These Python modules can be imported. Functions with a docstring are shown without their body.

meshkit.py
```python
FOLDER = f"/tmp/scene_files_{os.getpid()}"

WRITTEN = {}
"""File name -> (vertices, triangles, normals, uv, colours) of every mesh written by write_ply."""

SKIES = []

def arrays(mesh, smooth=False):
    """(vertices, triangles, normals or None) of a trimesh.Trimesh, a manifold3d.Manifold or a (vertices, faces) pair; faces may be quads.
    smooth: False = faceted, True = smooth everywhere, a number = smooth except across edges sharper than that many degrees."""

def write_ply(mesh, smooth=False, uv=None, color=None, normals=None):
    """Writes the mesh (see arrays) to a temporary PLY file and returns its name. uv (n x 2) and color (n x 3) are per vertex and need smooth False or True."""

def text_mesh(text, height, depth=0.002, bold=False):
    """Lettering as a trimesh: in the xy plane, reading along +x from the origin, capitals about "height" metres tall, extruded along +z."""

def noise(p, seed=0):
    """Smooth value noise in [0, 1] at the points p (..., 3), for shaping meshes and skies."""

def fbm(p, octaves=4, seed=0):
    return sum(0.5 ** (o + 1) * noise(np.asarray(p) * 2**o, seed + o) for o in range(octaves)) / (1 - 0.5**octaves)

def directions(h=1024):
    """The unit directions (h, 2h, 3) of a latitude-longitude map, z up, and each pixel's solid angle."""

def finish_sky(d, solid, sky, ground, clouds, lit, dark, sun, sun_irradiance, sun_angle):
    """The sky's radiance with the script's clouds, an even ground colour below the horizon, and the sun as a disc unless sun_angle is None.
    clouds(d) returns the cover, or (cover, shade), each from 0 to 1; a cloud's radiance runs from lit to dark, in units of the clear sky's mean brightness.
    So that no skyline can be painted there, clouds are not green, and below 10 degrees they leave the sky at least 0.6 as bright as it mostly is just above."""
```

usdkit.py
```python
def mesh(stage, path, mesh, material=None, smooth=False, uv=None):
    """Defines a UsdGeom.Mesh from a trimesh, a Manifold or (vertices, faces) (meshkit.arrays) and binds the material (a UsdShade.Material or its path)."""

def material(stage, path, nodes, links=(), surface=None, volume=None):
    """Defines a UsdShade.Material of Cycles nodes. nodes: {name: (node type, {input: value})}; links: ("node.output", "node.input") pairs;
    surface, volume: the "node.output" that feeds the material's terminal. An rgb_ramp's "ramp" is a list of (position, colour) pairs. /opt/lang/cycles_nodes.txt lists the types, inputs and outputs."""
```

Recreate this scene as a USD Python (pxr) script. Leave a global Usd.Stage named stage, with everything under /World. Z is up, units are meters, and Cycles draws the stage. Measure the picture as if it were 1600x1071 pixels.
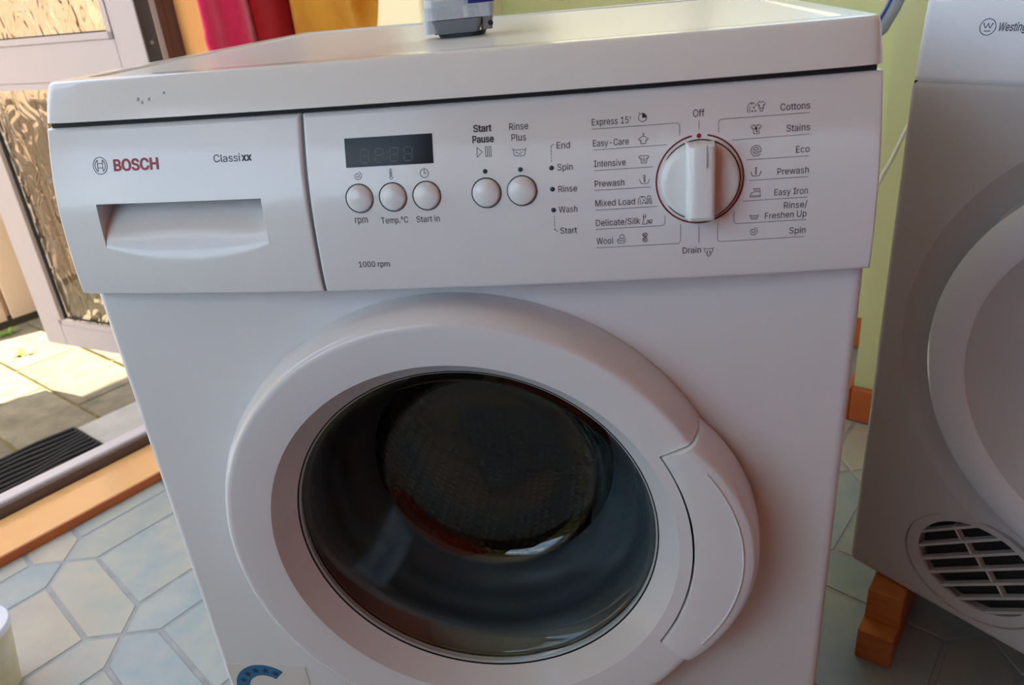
import math, numpy as np, trimesh, usdkit, meshkit
import manifold3d as m3
from shapely.geometry import Polygon, LineString, Point, MultiPolygon, box as sbox
from shapely.ops import unary_union
from shapely import affinity
from scipy.interpolate import CubicSpline
from pxr import Usd, UsdGeom, UsdLux, UsdShade, Gf, Sdf

stage = Usd.Stage.CreateInMemory()
UsdGeom.SetStageUpAxis(stage, 'Z'); UsdGeom.SetStageMetersPerUnit(stage, 1.0)
UsdGeom.Xform.Define(stage, '/World')
rng = np.random.default_rng(7)
PI = math.pi

# ------------------------------------------------------------------ camera, sky, sun, exposure
# world frame: the washing machine's front is the plane y = 0, x to its right, z up, metres
EXPOSURE = 0.98
SKY_STRENGTH = 0.22
SUN = 2.6
cam = UsdGeom.Camera.Define(stage, '/World/camera')
C = (0.1384, -0.5385, 0.8872); yaw, pitch, roll = -0.1736, 0.4384, -0.0942
fw = np.array([math.sin(yaw) * math.cos(pitch), math.cos(yaw) * math.cos(pitch), -math.sin(pitch)])
r0 = np.array([math.cos(yaw), -math.sin(yaw), 0]); u0 = np.cross(r0, fw)
rt = math.cos(roll) * r0 + math.sin(roll) * u0; up = -math.sin(roll) * r0 + math.cos(roll) * u0
cam.AddTransformOp().Set(Gf.Matrix4d(*rt, 0, *up, 0, *(-fw), 0, *C, 1))
cam.CreateHorizontalApertureAttr(36.0); cam.CreateVerticalApertureAttr(36.0 * 1071 / 1600)
cam.CreateFocalLengthAttr(36.0 * 1199.8 / 1600)
cam.CreateClippingRangeAttr((0.02, 500.0))
cam.CreateFStopAttr(10.0); cam.CreateFocusDistanceAttr(0.66)
cam.CreateExposureAttr(EXPOSURE)

# room frame: X into the room from the door wall, Y along the door wall towards the back wall
A = np.array([-.856, .682, 0.0]); RANG = math.atan2(-.504, .864)
RM = np.eye(4); RM[:2, :2] = [[math.cos(RANG), -math.sin(RANG)], [math.sin(RANG), math.cos(RANG)]]; RM[:3, 3] = A
def room(m): m.apply_transform(RM); return m
def rp(X, Y, z=0.0): return (RM @ np.array([X, Y, z, 1.0]))[:3]

to_sun = RM[:3, :3] @ np.array([.165, .46, 1.0]); to_sun /= np.linalg.norm(to_sun)
sun = UsdLux.DistantLight.Define(stage, '/World/sun')
zz = to_sun; xx = np.cross([0, 1, 0], zz); xx /= np.linalg.norm(xx); yy = np.cross(zz, xx)
sun.AddTransformOp().Set(Gf.Matrix4d(*xx, 0, *yy, 0, *zz, 0, 0, 0, 0, 1))
sun.CreateIntensityAttr(SUN); sun.CreateAngleAttr(0.6); sun.CreateNormalizeAttr(True); sun.CreateColorAttr(Gf.Vec3f(1.0, .93, .80))
sky_mat = usdkit.material(stage, '/World/Looks/sky', {
    "tc": ("texture_coordinate", {}),
    "sky": ("sky_texture", {"sky_type": "multiple_scattering", "sun_disc": False, "sun_elevation": math.asin(to_sun[2]), "sun_rotation": math.atan2(to_sun[0], to_sun[1]), "aerosol_density": 1.0}),
    "map": ("mapping", {"scale": (1.0, 1.0, 2.2)}),
    "n": ("noise_texture", {"scale": 3.2, "detail": 6, "roughness": 0.55, "distortion": 0.4}),
    "r": ("map_range", {"from_min": 0.50, "from_max": 0.64, "to_min": 0.0, "to_max": 0.9, "clamp": True}),
    "warm": ("mix_color", {"fac": 0.36, "b": (6.1, 6.6, 6.1), "use_clamp": False}),
    "mix": ("mix_color", {"b": (12.0, 11.9, 11.6), "use_clamp": False}),
    "bg": ("background_shader", {"strength": SKY_STRENGTH})},
    [("tc.generated", "sky.vector"), ("tc.generated", "map.vector"), ("map.vector", "n.vector"), ("n.fac", "r.value"), ("r.result", "mix.fac"), ("sky.color", "warm.a"), ("warm.result", "mix.a"), ("mix.result", "bg.color")],
    surface="bg.background")
dome = UsdLux.DomeLight.Define(stage, '/World/sky_dome')
UsdShade.MaterialBindingAPI.Apply(dome.GetPrim()).Bind(sky_mat)

# ------------------------------------------------------------------ helpers
def S(r, g, b):                                   # sRGB 0..255 -> linear
    return tuple(((c / 255) / 12.92 if c / 255 <= .04045 else ((c / 255 + .055) / 1.055) ** 2.4) for c in (r, g, b))
def mat(name, color, rough=.4, var=0.0, scale=8.0, color2=None, bump=0.0, bscale=60.0, stretch=None, coords='position', **kw):
    """principled material; optional two-tone noise and fine relief"""
    p = {"base_color": color, "roughness": rough}; p.update(kw)
    n, l = {"p": ("principled_bsdf", p)}, []
    if color2 is not None or bump:
        n["g"] = ("texture_coordinate", {}) if coords != 'position' else ("geometry", {})
        n["m"] = ("mapping", {"scale": stretch or (1, 1, 1)})
        l.append((f"g.{coords}", "m.vector"))
    if color2 is not None:
        n["n"] = ("noise_texture", {"scale": scale, "detail": 5, "roughness": .6})
        n["r"] = ("rgb_ramp", {"ramp": [(.5 - var, color), (.5 + var, color2)]})
        l += [("m.vector", "n.vector"), ("n.fac", "r.fac"), ("r.color", "p.base_color")]
    if bump:
        n["bn"] = ("noise_texture", {"scale": bscale, "detail": 4, "roughness": .6})
        n["b"] = ("bump", {"strength": bump, "distance": .002})
        l += [("m.vector", "bn.vector"), ("bn.fac", "b.height"), ("b.normal", "p.normal")]
    return usdkit.material(stage, f'/World/Looks/{name}', n, l, surface="p.BSDF")
def emat(name, *a, **k): return mat(name, *a, **k)

used = {}
def numbered(parent, name):
    k = (parent, name); used[k] = used.get(k, -1) + 1
    return name if used[k] == 0 else f'{name}_{used[k]:03d}'
ORIGIN = {}
def obj(name, mesh, material, parent=None, smooth=30, label=None, kind=None):
    ppath = str(parent.GetPath()) if parent is not None else '/World'
    path = f'{ppath}/{numbered(ppath, name)}'
    if isinstance(mesh, list): mesh = trimesh.util.concatenate(mesh)
    if hasattr(mesh, 'to_mesh'):
        mm = mesh.to_mesh(); mesh = trimesh.Trimesh(mm.vert_properties[:, :3], mm.tri_verts, process=False)
    M = ORIGIN.get(ppath)
    if M is not None: mesh = mesh.copy(); mesh.apply_transform(M)
    pr = usdkit.mesh(stage, path, mesh, material, smooth=smooth).GetPrim()
    if M is not None: ORIGIN[path] = M
    if label: pr.SetCustomDataByKey('label', label)
    if kind: pr.SetCustomDataByKey('kind', kind)
    return pr
def tag(p, label, cat=None, group=None, kind=None):
    p.SetCustomDataByKey('label', label)
    if cat: p.SetCustomDataByKey('category', cat)
    if group: p.SetCustomDataByKey('group', group)
    if kind: p.SetCustomDataByKey('kind', kind)
    return p
def thing(name, label, cat, loc=(0, 0, 0), rotz=0.0, kind=None, world_mesh=True):
    """Xform at the thing's base; meshes of its parts are given in world coordinates (or local ones with world_mesh=False)"""
    path = '/World/' + numbered('/World', name)
    x = UsdGeom.Xform.Define(stage, path); x.AddTranslateOp().Set(Gf.Vec3d(*map(float, loc)))
    if rotz: x.AddRotateZOp().Set(math.degrees(rotz))
    if world_mesh:
        M = trimesh.transformations.rotation_matrix(rotz, [0, 0, 1]); M[:3, 3] = loc
        ORIGIN[path] = np.linalg.inv(M)
    return tag(x.GetPrim(), label, cat, kind=kind)

def tm(man):
    mm = man.to_mesh(); return trimesh.Trimesh(mm.vert_properties[:, :3], mm.tri_verts, process=True)
def bx(x0, x1, y0, y1, z0, z1):
    m = trimesh.creation.box([x1 - x0, y1 - y0, z1 - z0]); m.apply_translation([(x0 + x1) / 2, (y0 + y1) / 2, (z0 + z1) / 2]); return m
def rb(x0, x1, y0, y1, z0, z1, r=.004, seg=3):
    """box with rounded edges (hull of spheres)"""
    r = min(r, (x1 - x0) / 2.01, (y1 - y0) / 2.01, (z1 - z0) / 2.01)
    s = m3.Manifold.sphere(r, seg * 4)
    return tm(m3.Manifold.batch_hull([s.translate([x, y, z]) for x in (x0 + r, x1 - r) for y in (y0 + r, y1 - r) for z in (z0 + r, z1 - r)]))
def cyl_man(r, h, at, axis='y', seg=96, r2=None):
    c = m3.Manifold.cylinder(h, r, r2 if r2 is not None else r, seg)
    if axis == 'y': c = c.rotate([-90, 0, 0])
    if axis == 'x': c = c.rotate([0, 90, 0])
    return c.translate(list(at))
def lathe(profile, cx=0.0, cz=0.0, seg=128, a0=0.0, a1=360.0, closed=True):
    """profile [(R, y)...] revolved about the y axis through (cx, cz)"""
    P = np.array(profile, float); full = a1 - a0 >= 360
    th = np.radians(np.linspace(a0, a1, seg + (0 if full else 1), endpoint=not full)); n, k = len(P), len(th)
    v = np.stack([cx + P[None, :, 0] * np.cos(th)[:, None], np.broadcast_to(P[None, :, 1], (k, n)), cz + P[None, :, 0] * np.sin(th)[:, None]], -1).reshape(-1, 3)
    f = []
    for i in range(k if full else k - 1):
        a, b = i * n, ((i + 1) % k) * n
        for j in range(n if closed else n - 1):
            j2 = (j + 1) % n
            f += [[a + j, b + j, b + j2], [a + j, b + j2, a + j2]]
    m = trimesh.Trimesh(v, np.array(f), process=True)
    if closed: m.fix_normals()
    return m
def sweep(pts, r, seg=10):
    p = np.asarray(pts, float); t = np.gradient(p, axis=0); t /= np.linalg.norm(t, axis=1, keepdims=True)
    a = np.cross(t, [0.123, .31, .94]); a /= np.linalg.norm(a, axis=1, keepdims=True); b = np.cross(t, a)
    an = np.arange(seg) * 2 * PI / seg; rr = np.broadcast_to(r, (len(p),))
    v = (p[:, None] + rr[:, None, None] * (np.cos(an)[None, :, None] * a[:, None] + np.sin(an)[None, :, None] * b[:, None])).reshape(-1, 3)
    f = []
    for i in range(len(p) - 1):
        for j in range(seg):
            q = [i * seg + j, i * seg + (j + 1) % seg, (i + 1) * seg + (j + 1) % seg, (i + 1) * seg + j]
            f += [[q[0], q[2], q[1]], [q[0], q[3], q[2]]]
    v = np.vstack([v, p[0], p[-1]]); n = len(p) * seg
    for j in range(seg):
        f += [[n, j, (j + 1) % seg], [n + 1, (len(p) - 1) * seg + (j + 1) % seg, (len(p) - 1) * seg + j]]
    m = trimesh.Trimesh(v, np.array(f), process=False); m.fix_normals(); return m
def grid_solid(X, Z, front, back):
    """closed slab: front(X,Z) and back(X,Z) give y over the grid lines X, Z"""
    gx, gz = np.meshgrid(X, Z, indexing='ij'); nx, nz = gx.shape
    vf = np.stack([gx, front(gx, gz), gz], -1).reshape(-1, 3); vb = np.stack([gx, back(gx, gz), gz], -1).reshape(-1, 3)
    N = nx * nz; f = []
    i, j = np.meshgrid(np.arange(nx - 1), np.arange(nz - 1), indexing='ij'); q = (i * nz + j).ravel()
    F = np.vstack([np.stack([q, q + nz, q + nz + 1], 1), np.stack([q, q + nz + 1, q + 1], 1)])
    B = np.vstack([np.stack([q, q + nz + 1, q + nz], 1), np.stack([q, q + 1, q + nz + 1], 1)]) + N
    ring = np.concatenate([np.arange(nx) * nz, (nx - 1) * nz + np.arange(1, nz), (np.arange(nx - 2, -1, -1)) * nz + nz - 1, np.arange(nz - 2, 0, -1)])
    r2 = np.roll(ring, -1)
    E = np.vstack([np.stack([ring, ring + N, r2 + N], 1), np.stack([ring, r2 + N, r2], 1)])
    m = trimesh.Trimesh(np.vstack([vf, vb]), np.vstack([F, B, E]), process=False); return m
def polys(g): return [p for p in getattr(g, 'geoms', [g]) if not p.is_empty and p.geom_type == 'Polygon']
def extr(g, depth):
    return trimesh.util.concatenate([trimesh.creation.extrude_polygon(p, depth, engine='earcut') for p in polys(g)])
def strokes(lines, w, fills=()):
    return unary_union([LineString(l).buffer(w / 2, quad_segs=4) for l in lines] + [Polygon(f) for f in fills])
def arc(cx, cy, r, a0, a1, n=24, ry=None):
    a = np.radians(np.linspace(a0, a1, n)); return np.stack([cx + r * np.cos(a), cy + (ry or r) * np.sin(a)], 1)

# ------------------------------------------------------------------ materials
white_pl = mat('white_plastic', S(226, 227, 228), .22, coat_weight=.25, coat_roughness=.05)
white_steel = mat('white_enamel', S(224, 226, 228), .30)
white_door = mat('door_plastic', S(226, 227, 230), .20, coat_weight=.2, coat_roughness=.06)
lid_top = mat('lid_laminate', S(226, 227, 226), .30, specular_ior_level=.35, bump=.02, bscale=400)
seam = mat('dark_gap', S(18, 18, 20), .6)
ink = mat('print_ink', S(38, 38, 44), .5)
red_ink = mat('red_print', S(150, 22, 30), .45)
maroon_ink = mat('maroon_print', S(112, 18, 20), .45)
black_glass = mat('display_black', S(9, 10, 14), .14, specular_ior_level=.28)
digit_mat = mat('dim_segment', S(50, 56, 70), .3)
led_mat = mat('indicator_lens', S(46, 54, 68), .15)
rubber = mat('gasket_rubber', S(86, 94, 104), .34)
dark_rubber = mat('black_rubber', S(24, 24, 26), .5)
drum_mat = usdkit.material(stage, '/World/Looks/drum_steel', {
    "g": ("geometry", {}), "v": ("voronoi_texture", {"scale": 90.0, "randomness": 0.12}), "r": ("map_range", {"from_min": .15, "from_max": .5, "to_min": 0.0, "to_max": 1.0, "clamp": True}),
    "b": ("bump", {"strength": 1.0, "distance": .004}), "p": ("principled_bsdf", {"base_color": (.055, .055, .058), "metallic": 1.0, "roughness": .33})},
    [("g.position", "v.vector"), ("v.distance", "r.value"), ("r.result", "b.height"), ("b.normal", "p.normal")], surface="p.BSDF")
lifter_mat = mat('lifter_plastic', S(64, 60, 60), .3)
pattern_glass = usdkit.material(stage, '/World/Looks/patterned_glass', {"p": ("principled_bsdf", {"base_color": (.70, .67, .60), "roughness": .02, "ior": 1.5, "transmission_weight": 1.0})}, [], surface="p.BSDF")
def pane_mat(name, tint=(.95, .96, .95)):
    return usdkit.material(stage, f'/World/Looks/{name}', {"t": ("transparent_bsdf", {"color": tint}), "g": ("glossy_bsdf", {"roughness": 0.0, "color": (1, 1, 1)}), "lw": ("layer_weight", {"blend": 0.5}),
        "pw": ("math", {"math_type": "power", "value2": 5.0}), "ma": ("math", {"math_type": "multiply_add", "value2": 0.96, "value3": 0.04}), "m": ("mix_closure", {})},
        [("lw.facing", "pw.value1"), ("pw.value", "ma.value1"), ("ma.value", "m.fac"), ("t.BSDF", "m.closure1"), ("g.BSDF", "m.closure2")], surface="m.closure")
window_glass = pane_mat('window_glass'); glass = pane_mat('bowl_glass', (.80, .85, .85)); clear_pl = usdkit.material(stage, '/World/Looks/clear_plastic', {"t": ("transparent_bsdf", {"color": (.93, .94, .95)}), "p": ("principled_bsdf", {"base_color": (.72, .73, .75), "roughness": .08}), "m": ("mix_closure", {"fac": .30})}, [("t.BSDF", "m.closure1"), ("p.BSDF", "m.closure2")], surface="m.closure")
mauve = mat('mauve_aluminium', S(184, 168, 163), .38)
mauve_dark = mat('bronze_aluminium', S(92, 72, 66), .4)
wood = mat('honey_wood', S(205, 132, 66), .38, var=.22, scale=7, color2=S(232, 164, 96), stretch=(1.0, 1.0, .08))
wood_floor = mat('threshold_wood', S(226, 168, 108), .22, var=.25, scale=5, color2=S(236, 180, 120), coat_weight=.6, coat_roughness=.12)
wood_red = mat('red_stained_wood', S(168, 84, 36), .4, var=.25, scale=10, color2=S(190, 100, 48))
wood_block = mat('block_pine', S(176, 104, 48), .6, var=.25, scale=30, color2=S(206, 134, 70), stretch=(1, 1, 4))
green_wall = mat('green_wall_paint', S(198, 202, 148), .6, bump=.05, bscale=90)
cream = mat('cream_paint', S(236, 224, 198), .5)
white_paint = mat('ceiling_paint', S(236, 234, 228), .7)
room_brown = mat('panelled_timber', S(176, 84, 56), .45, var=.3, scale=4, color2=S(150, 66, 44), stretch=(6, 6, .3))
grout = mat('floor_grout', S(142, 148, 154), .5, var=.2, scale=30, color2=S(164, 168, 170))

# ------------------------------------------------------------------ the room
YF, YN, XN, XR = -2.2, 1.285, 1.12, 2.2         # front wall; niche depth and width; right wall
fl = obj('floor', room(bx(-.005, XR, YF, YN, -.03, -.0016)), grout)
tag(fl, 'blue-grey stone patterned floor around the machines', 'floor', kind='structure')
tile_cols = [((166, 172, 166), (184, 178, 164)), ((146, 164, 170), (178, 178, 168)), ((182, 174, 164), (160, 170, 168)), ((152, 162, 162), (174, 174, 164)), ((174, 168, 160), (186, 180, 166)), ((140, 160, 172), (168, 174, 172))]
tile_mats = [mat(f'floor_tile_{"abcdef"[i]}', S(*a), .32, var=.16, scale=13, color2=S(*b), bump=.12, bscale=35) for i, (a, b) in enumerate(tile_cols)]
e1, e2, p0 = np.array([.2734, .0]), np.array([-.028, .272]), np.array([-.265, .364])
# lattice coordinates: a along the door wall, b into the room  ->  room frame X = b part, Y = a part
def lat(u, v): q = p0 + u * e1 + v * e2; return (q[1], q[0])
hw = .162                                            # half width of the long hexagons in lattice units
tiles = []
for u in range(-9, 6):
    for v in range(-2, 9):
        tiles.append([(u, v), (u + hw, v + hw), (u + hw, v + 1 - hw), (u, v + 1), (u - hw, v + 1 - hw), (u - hw, v + hw)])
        tiles.append([(u, v), (u + hw, v - hw), (u + 1 - hw, v - hw), (u + 1, v), (u + 1 - hw, v + hw), (u + hw, v + hw)])
        tiles.append([(u + hw, v + hw), (u + 1 - hw, v + hw), (u + 1 - hw, v + 1 - hw), (u + hw, v + 1 - hw)])
room_rect = unary_union([sbox(.002, -1.5, XR, .924), sbox(.002, .9, XN - .018, YN - .018)])
bev = []
for t in tiles:
    g = Polygon([lat(*q) for q in t]).buffer(-.0035, join_style=2).intersection(room_rect)
    if g.is_empty or g.geom_type != 'Polygon' or g.area < 2e-4: continue
    if Point(.9, .0).distance(g) > 1.3: continue
    top = g.buffer(-.0012, join_style=2)
    if top.is_empty or top.geom_type != 'Polygon' or len(top.exterior.coords) != len(g.exterior.coords): top = g
    a = np.array(g.exterior.coords)[:-1]; b = np.array(top.exterior.coords)[:-1]
    if np.cross(a[1] - a[0], a[2] - a[1]) < 0: a, b = a[::-1], b[::-1]
    b = b[[int(np.argmin(((b - q) ** 2).sum(1))) for q in a]]
    n = len(a); V = np.vstack([np.c_[a, np.full(n, -.0016)], np.c_[b, np.zeros(n)], [[*b.mean(0), 0]]])
    F = []
    for i in range(n):
        j = (i + 1) % n; F += [[i, j, n + j], [i, n + j, n + i], [n + i, n + j, 2 * n]]
    obj('floor_tile', room(trimesh.Trimesh(V, F, process=False)), tile_mats[int(rng.integers(6))], fl, smooth=False)

YO0, YO1, DH = -1.30, .375, 2.16                      # door opening along the door wall, head height
wl = obj('wall_left', [room(bx(-.2, 0, YO1 + .02, 3.9, -.1, 2.45)), room(bx(-.2, 0, YO0, YO1 + .02, DH, 2.4)), room(bx(-.2, 0, YF, YO0, -.1, 2.4))], cream)
tag(wl, 'cream wall with the open garden doorway in it', 'wall', kind='structure')
WX0, WX1, WZ0, WZ1 = .08, 1.08, 1.03, 2.3
wb = obj('wall_back', [room(bx(0, WX0, YN, YN + .12, 0, 2.4)), room(bx(WX1, XN, YN, YN + .12, 0, 2.4)), room(bx(WX0, WX1, YN, YN + .12, 0, WZ0)), room(bx(WX0, WX1, YN, YN + .12, WZ1, 2.4)), room(bx(XN, XR, .942, YN + .12, 0, 2.4))], green_wall)
tag(wb, 'pale green painted wall behind the two machines', 'wall', kind='structure')
tag(obj('wall_right', room(bx(XR, XR + .1, YF, YN + .12, 0, 2.4)), room_brown), 'brown timber wall beside the dryer', 'wall', kind='structure')
FX0, FX1, FZ0, FZ1 = .10, 1.62, .80, 2.34
tag(obj('wall_front', [room(bx(-.2, FX0, YF - .1, YF, 0, 2.4)), room(bx(FX1, XR + .1, YF - .1, YF, 0, 2.4)), room(bx(FX0, FX1, YF - .1, YF, 0, FZ0)), room(bx(FX0, FX1, YF - .1, YF, FZ1, 2.4))], green_wall), 'pale green wall with a large added window, facing the machines', 'wall', kind='structure')
w2 = thing('window_2', 'large cream framed window, unseen, added to light the machine fronts', 'window', rp((FX0 + FX1) / 2, YF - .05, FZ0), RANG, kind='structure')  # unseen window added for frontal light on the machines
obj('window_frame', [room(b) for b in (bx(FX0, FX1, YF - .07, YF - .02, FZ0, FZ0 + .05), bx(FX0, FX1, YF - .07, YF - .02, FZ1 - .05, FZ1), bx(FX0, FX0 + .05, YF - .07, YF - .02, FZ0, FZ1), bx(FX1 - .05, FX1, YF - .07, YF - .02, FZ0, FZ1))], cream, w2)
obj('pane', room(bx(FX0 + .04, FX1 - .04, YF - .05, YF - .045, FZ0 + .04, FZ1 - .04)), window_glass, w2)
tag(obj('ceiling', room(bx(-.2, XR + .1, YF - .1, YN + .12, 2.4, 2.5)), white_paint), 'white painted ceiling', 'ceiling', kind='structure')
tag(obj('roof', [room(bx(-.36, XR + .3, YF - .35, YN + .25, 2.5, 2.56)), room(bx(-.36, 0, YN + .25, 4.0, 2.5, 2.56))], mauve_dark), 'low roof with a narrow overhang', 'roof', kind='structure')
# window in the back wall
w1 = thing('window_1', 'cream framed window above the washing machine in the green wall', 'window', rp((WX0 + WX1) / 2, YN + .06, WZ0), RANG, kind='structure')
ya, yb2 = YN + .04, YN + .09
fr = [bx(WX0, WX1, ya, yb2, WZ0, WZ0 + .05), bx(WX0, WX1, ya, yb2, WZ1 - .05, WZ1), bx(WX0, WX0 + .05, ya, yb2, WZ0, WZ1), bx(WX1 - .05, WX1, ya, yb2, WZ0, WZ1), bx((WX0 + WX1) / 2 - .025, (WX0 + WX1) / 2 + .025, ya, yb2, WZ0, WZ1)]
obj('window_frame', [room(b) for b in fr], cream, w1)
obj('window_sill', room(rb(WX0 - .04, WX1 + .04, YN - .025, YN + .10, WZ0 - .025, WZ0 + .002, .004)), cream, w1)
obj('pane', room(bx(WX0 + .04, (WX0 + WX1) / 2 - .02, YN + .06, YN + .065, WZ0 + .04, WZ1 - .04)), window_glass, w1)
obj('pane', room(bx((WX0 + WX1) / 2 + .02, WX1 - .04, YN + .06, YN + .065, WZ0 + .04, WZ1 - .04)), window_glass, w1)
tag(obj('baseboard_back', [room(rb(XN, XR, .925, .942, 0, .075, .004)), room(rb(XN - .017, XN, .925, YN, 0, .075, .004)), room(rb(0, XN, YN - .017, YN, 0, .075, .004))], wood_red), 'red-brown timber skirting board at the foot of the green wall', 'baseboard', kind='structure')
# doorway: timber liner, threshold, aluminium frame
tag(obj('trim_1', room(rb(-.13, 0.0, YO1, YO1 + .022, 0, DH, .003)), wood), 'honey coloured timber liner at the side of the doorway', 'door jamb', kind='structure')
t2_ = obj('trim_2', room(rb(-.127, .0, YO0, YO1, 0, .02, .004)), wood_floor)
obj('shaded_front_edge', room(bx(-.002, .0022, YO0, YO1, .0002, .0178)), wood_red, t2_, label='front edge with its shade put into a darker colour')  # dark strip carries the shade on the board's room-side face
tag(t2_, 'honey coloured timber board along the foot of the doorway', 'threshold', kind='structure')
dfr = thing('door_frame', 'bronze aluminium frame and sill track of the garden doorway', 'door frame', rp(-.16, -.6, 0), RANG, kind='structure')
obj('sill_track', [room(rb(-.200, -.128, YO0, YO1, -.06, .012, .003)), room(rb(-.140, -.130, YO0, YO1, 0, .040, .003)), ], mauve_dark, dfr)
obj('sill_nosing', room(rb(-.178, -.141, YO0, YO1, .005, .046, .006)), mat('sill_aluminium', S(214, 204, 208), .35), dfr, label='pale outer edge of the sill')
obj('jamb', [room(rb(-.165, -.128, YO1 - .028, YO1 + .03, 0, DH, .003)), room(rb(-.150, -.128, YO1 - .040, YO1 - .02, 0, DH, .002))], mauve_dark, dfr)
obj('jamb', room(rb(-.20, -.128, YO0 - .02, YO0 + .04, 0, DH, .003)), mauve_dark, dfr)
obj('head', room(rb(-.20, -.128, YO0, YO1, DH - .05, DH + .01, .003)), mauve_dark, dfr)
# open door leaf
Hg = np.array([-.8654, 1.0695]); ld = np.array([-.954, .300]); ld /= np.linalg.norm(ld); LW, LZ0, LZ1 = .719, .05, 2.09
LM = np.eye(4); LM[:2, 0] = ld; LM[:2, 1] = [-ld[1], ld[0]]; LM[:2, 3] = Hg      # local: x from hinge to free edge; y towards the room side is +? (see below)
def leaf(m): m.apply_transform(LM); return m
# local +y = rotate(ld, 90 deg) = (-ld.y, ld.x): points to (-.3,-.954) i.e. towards the camera side
dl = thing('door_1', 'mauve aluminium garden door standing open, with two patterned glass panes', 'door', (*Hg, LZ0), math.atan2(ld[1], ld[0]), kind='structure')
T0, T1 = -.040, 0.0
obj('stile', leaf(rb(0, .085, T0, T1, LZ0, LZ1, .003)), mauve, dl)
obj('stile', leaf(rb(LW - .085, LW, T0, T1, LZ0, LZ1, .003)), mauve, dl)
obj('rail', leaf(rb(.085, LW - .085, T0, T1, LZ0, .118, .003)), mauve, dl)
obj('rail', leaf(rb(.085, LW - .085, T0, T1, .765, .850, .003)), mauve, dl)
obj('rail', leaf(rb(.085, LW - .085, T0, T1, LZ1 - .09, LZ1, .003)), mauve, dl)
obj('edge_strip', leaf(bx(-.002, .0005, T0 + .001, T1 - .001, LZ0, LZ1)), mauve_dark, dl, label='dark brown hinge edge of the door')
obj('screw', leaf(tm(cyl_man(.004, .003, (-.004, -.019, .835), 'x', 16))), mauve, dl)
for z0, z1 in ((.118, .765), (.850, LZ1 - .09)):
    fx0, fx1 = .085, LW - .085
    bead = [bx(fx0, fx1, -.006, .002, z0, z0 + .014), bx(fx0, fx1, -.006, .002, z1 - .014, z1), bx(fx0, fx0 + .014, -.006, .002, z0, z1), bx(fx1 - .014, fx1, -.006, .002, z0, z1)]
    obj('glazing_bead', [leaf(b) for b in bead], mauve, dl)
    gk = [bx(fx0 + .014, fx1 - .014, -.018, -.012, z0 + .014, z0 + .017), bx(fx0 + .014, fx0 + .018, -.018, -.012, z0 + .014, z1 - .014), bx(fx1 - .020, fx1 - .014, -.018, -.010, z0 + .014, z1 - .014)]
    obj('gasket', [leaf(b) for b in gk], seam, dl)
    X = np.linspace(fx0 + .002, fx1 - .002, 160); Z = np.linspace(z0 + .002, z1 - .002, int((z1 - z0) / .004))
    def bumps(gx, gz, s):
        q = np.stack([gx * 26 + 1.7 * meshkit.noise(np.stack([gx * 30, gz * 18, gx * 0], -1), 3), gz * 11, gx * 0 + s], -1)
        n1 = meshkit.noise(q, s); n2 = meshkit.noise(q * 2.1 + 5, s + 9)
        return .0036 * n1 + .0030 * (1 - np.abs(2 * n2 - 1)) ** 2
    pm = grid_solid(X, Z, lambda gx, gz: -.0225 - bumps(gx, gz, 1), lambda gx, gz: gx * 0 - .0165)
    obj('glass_pane', leaf(pm), pattern_glass, dl, smooth=True)

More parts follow.
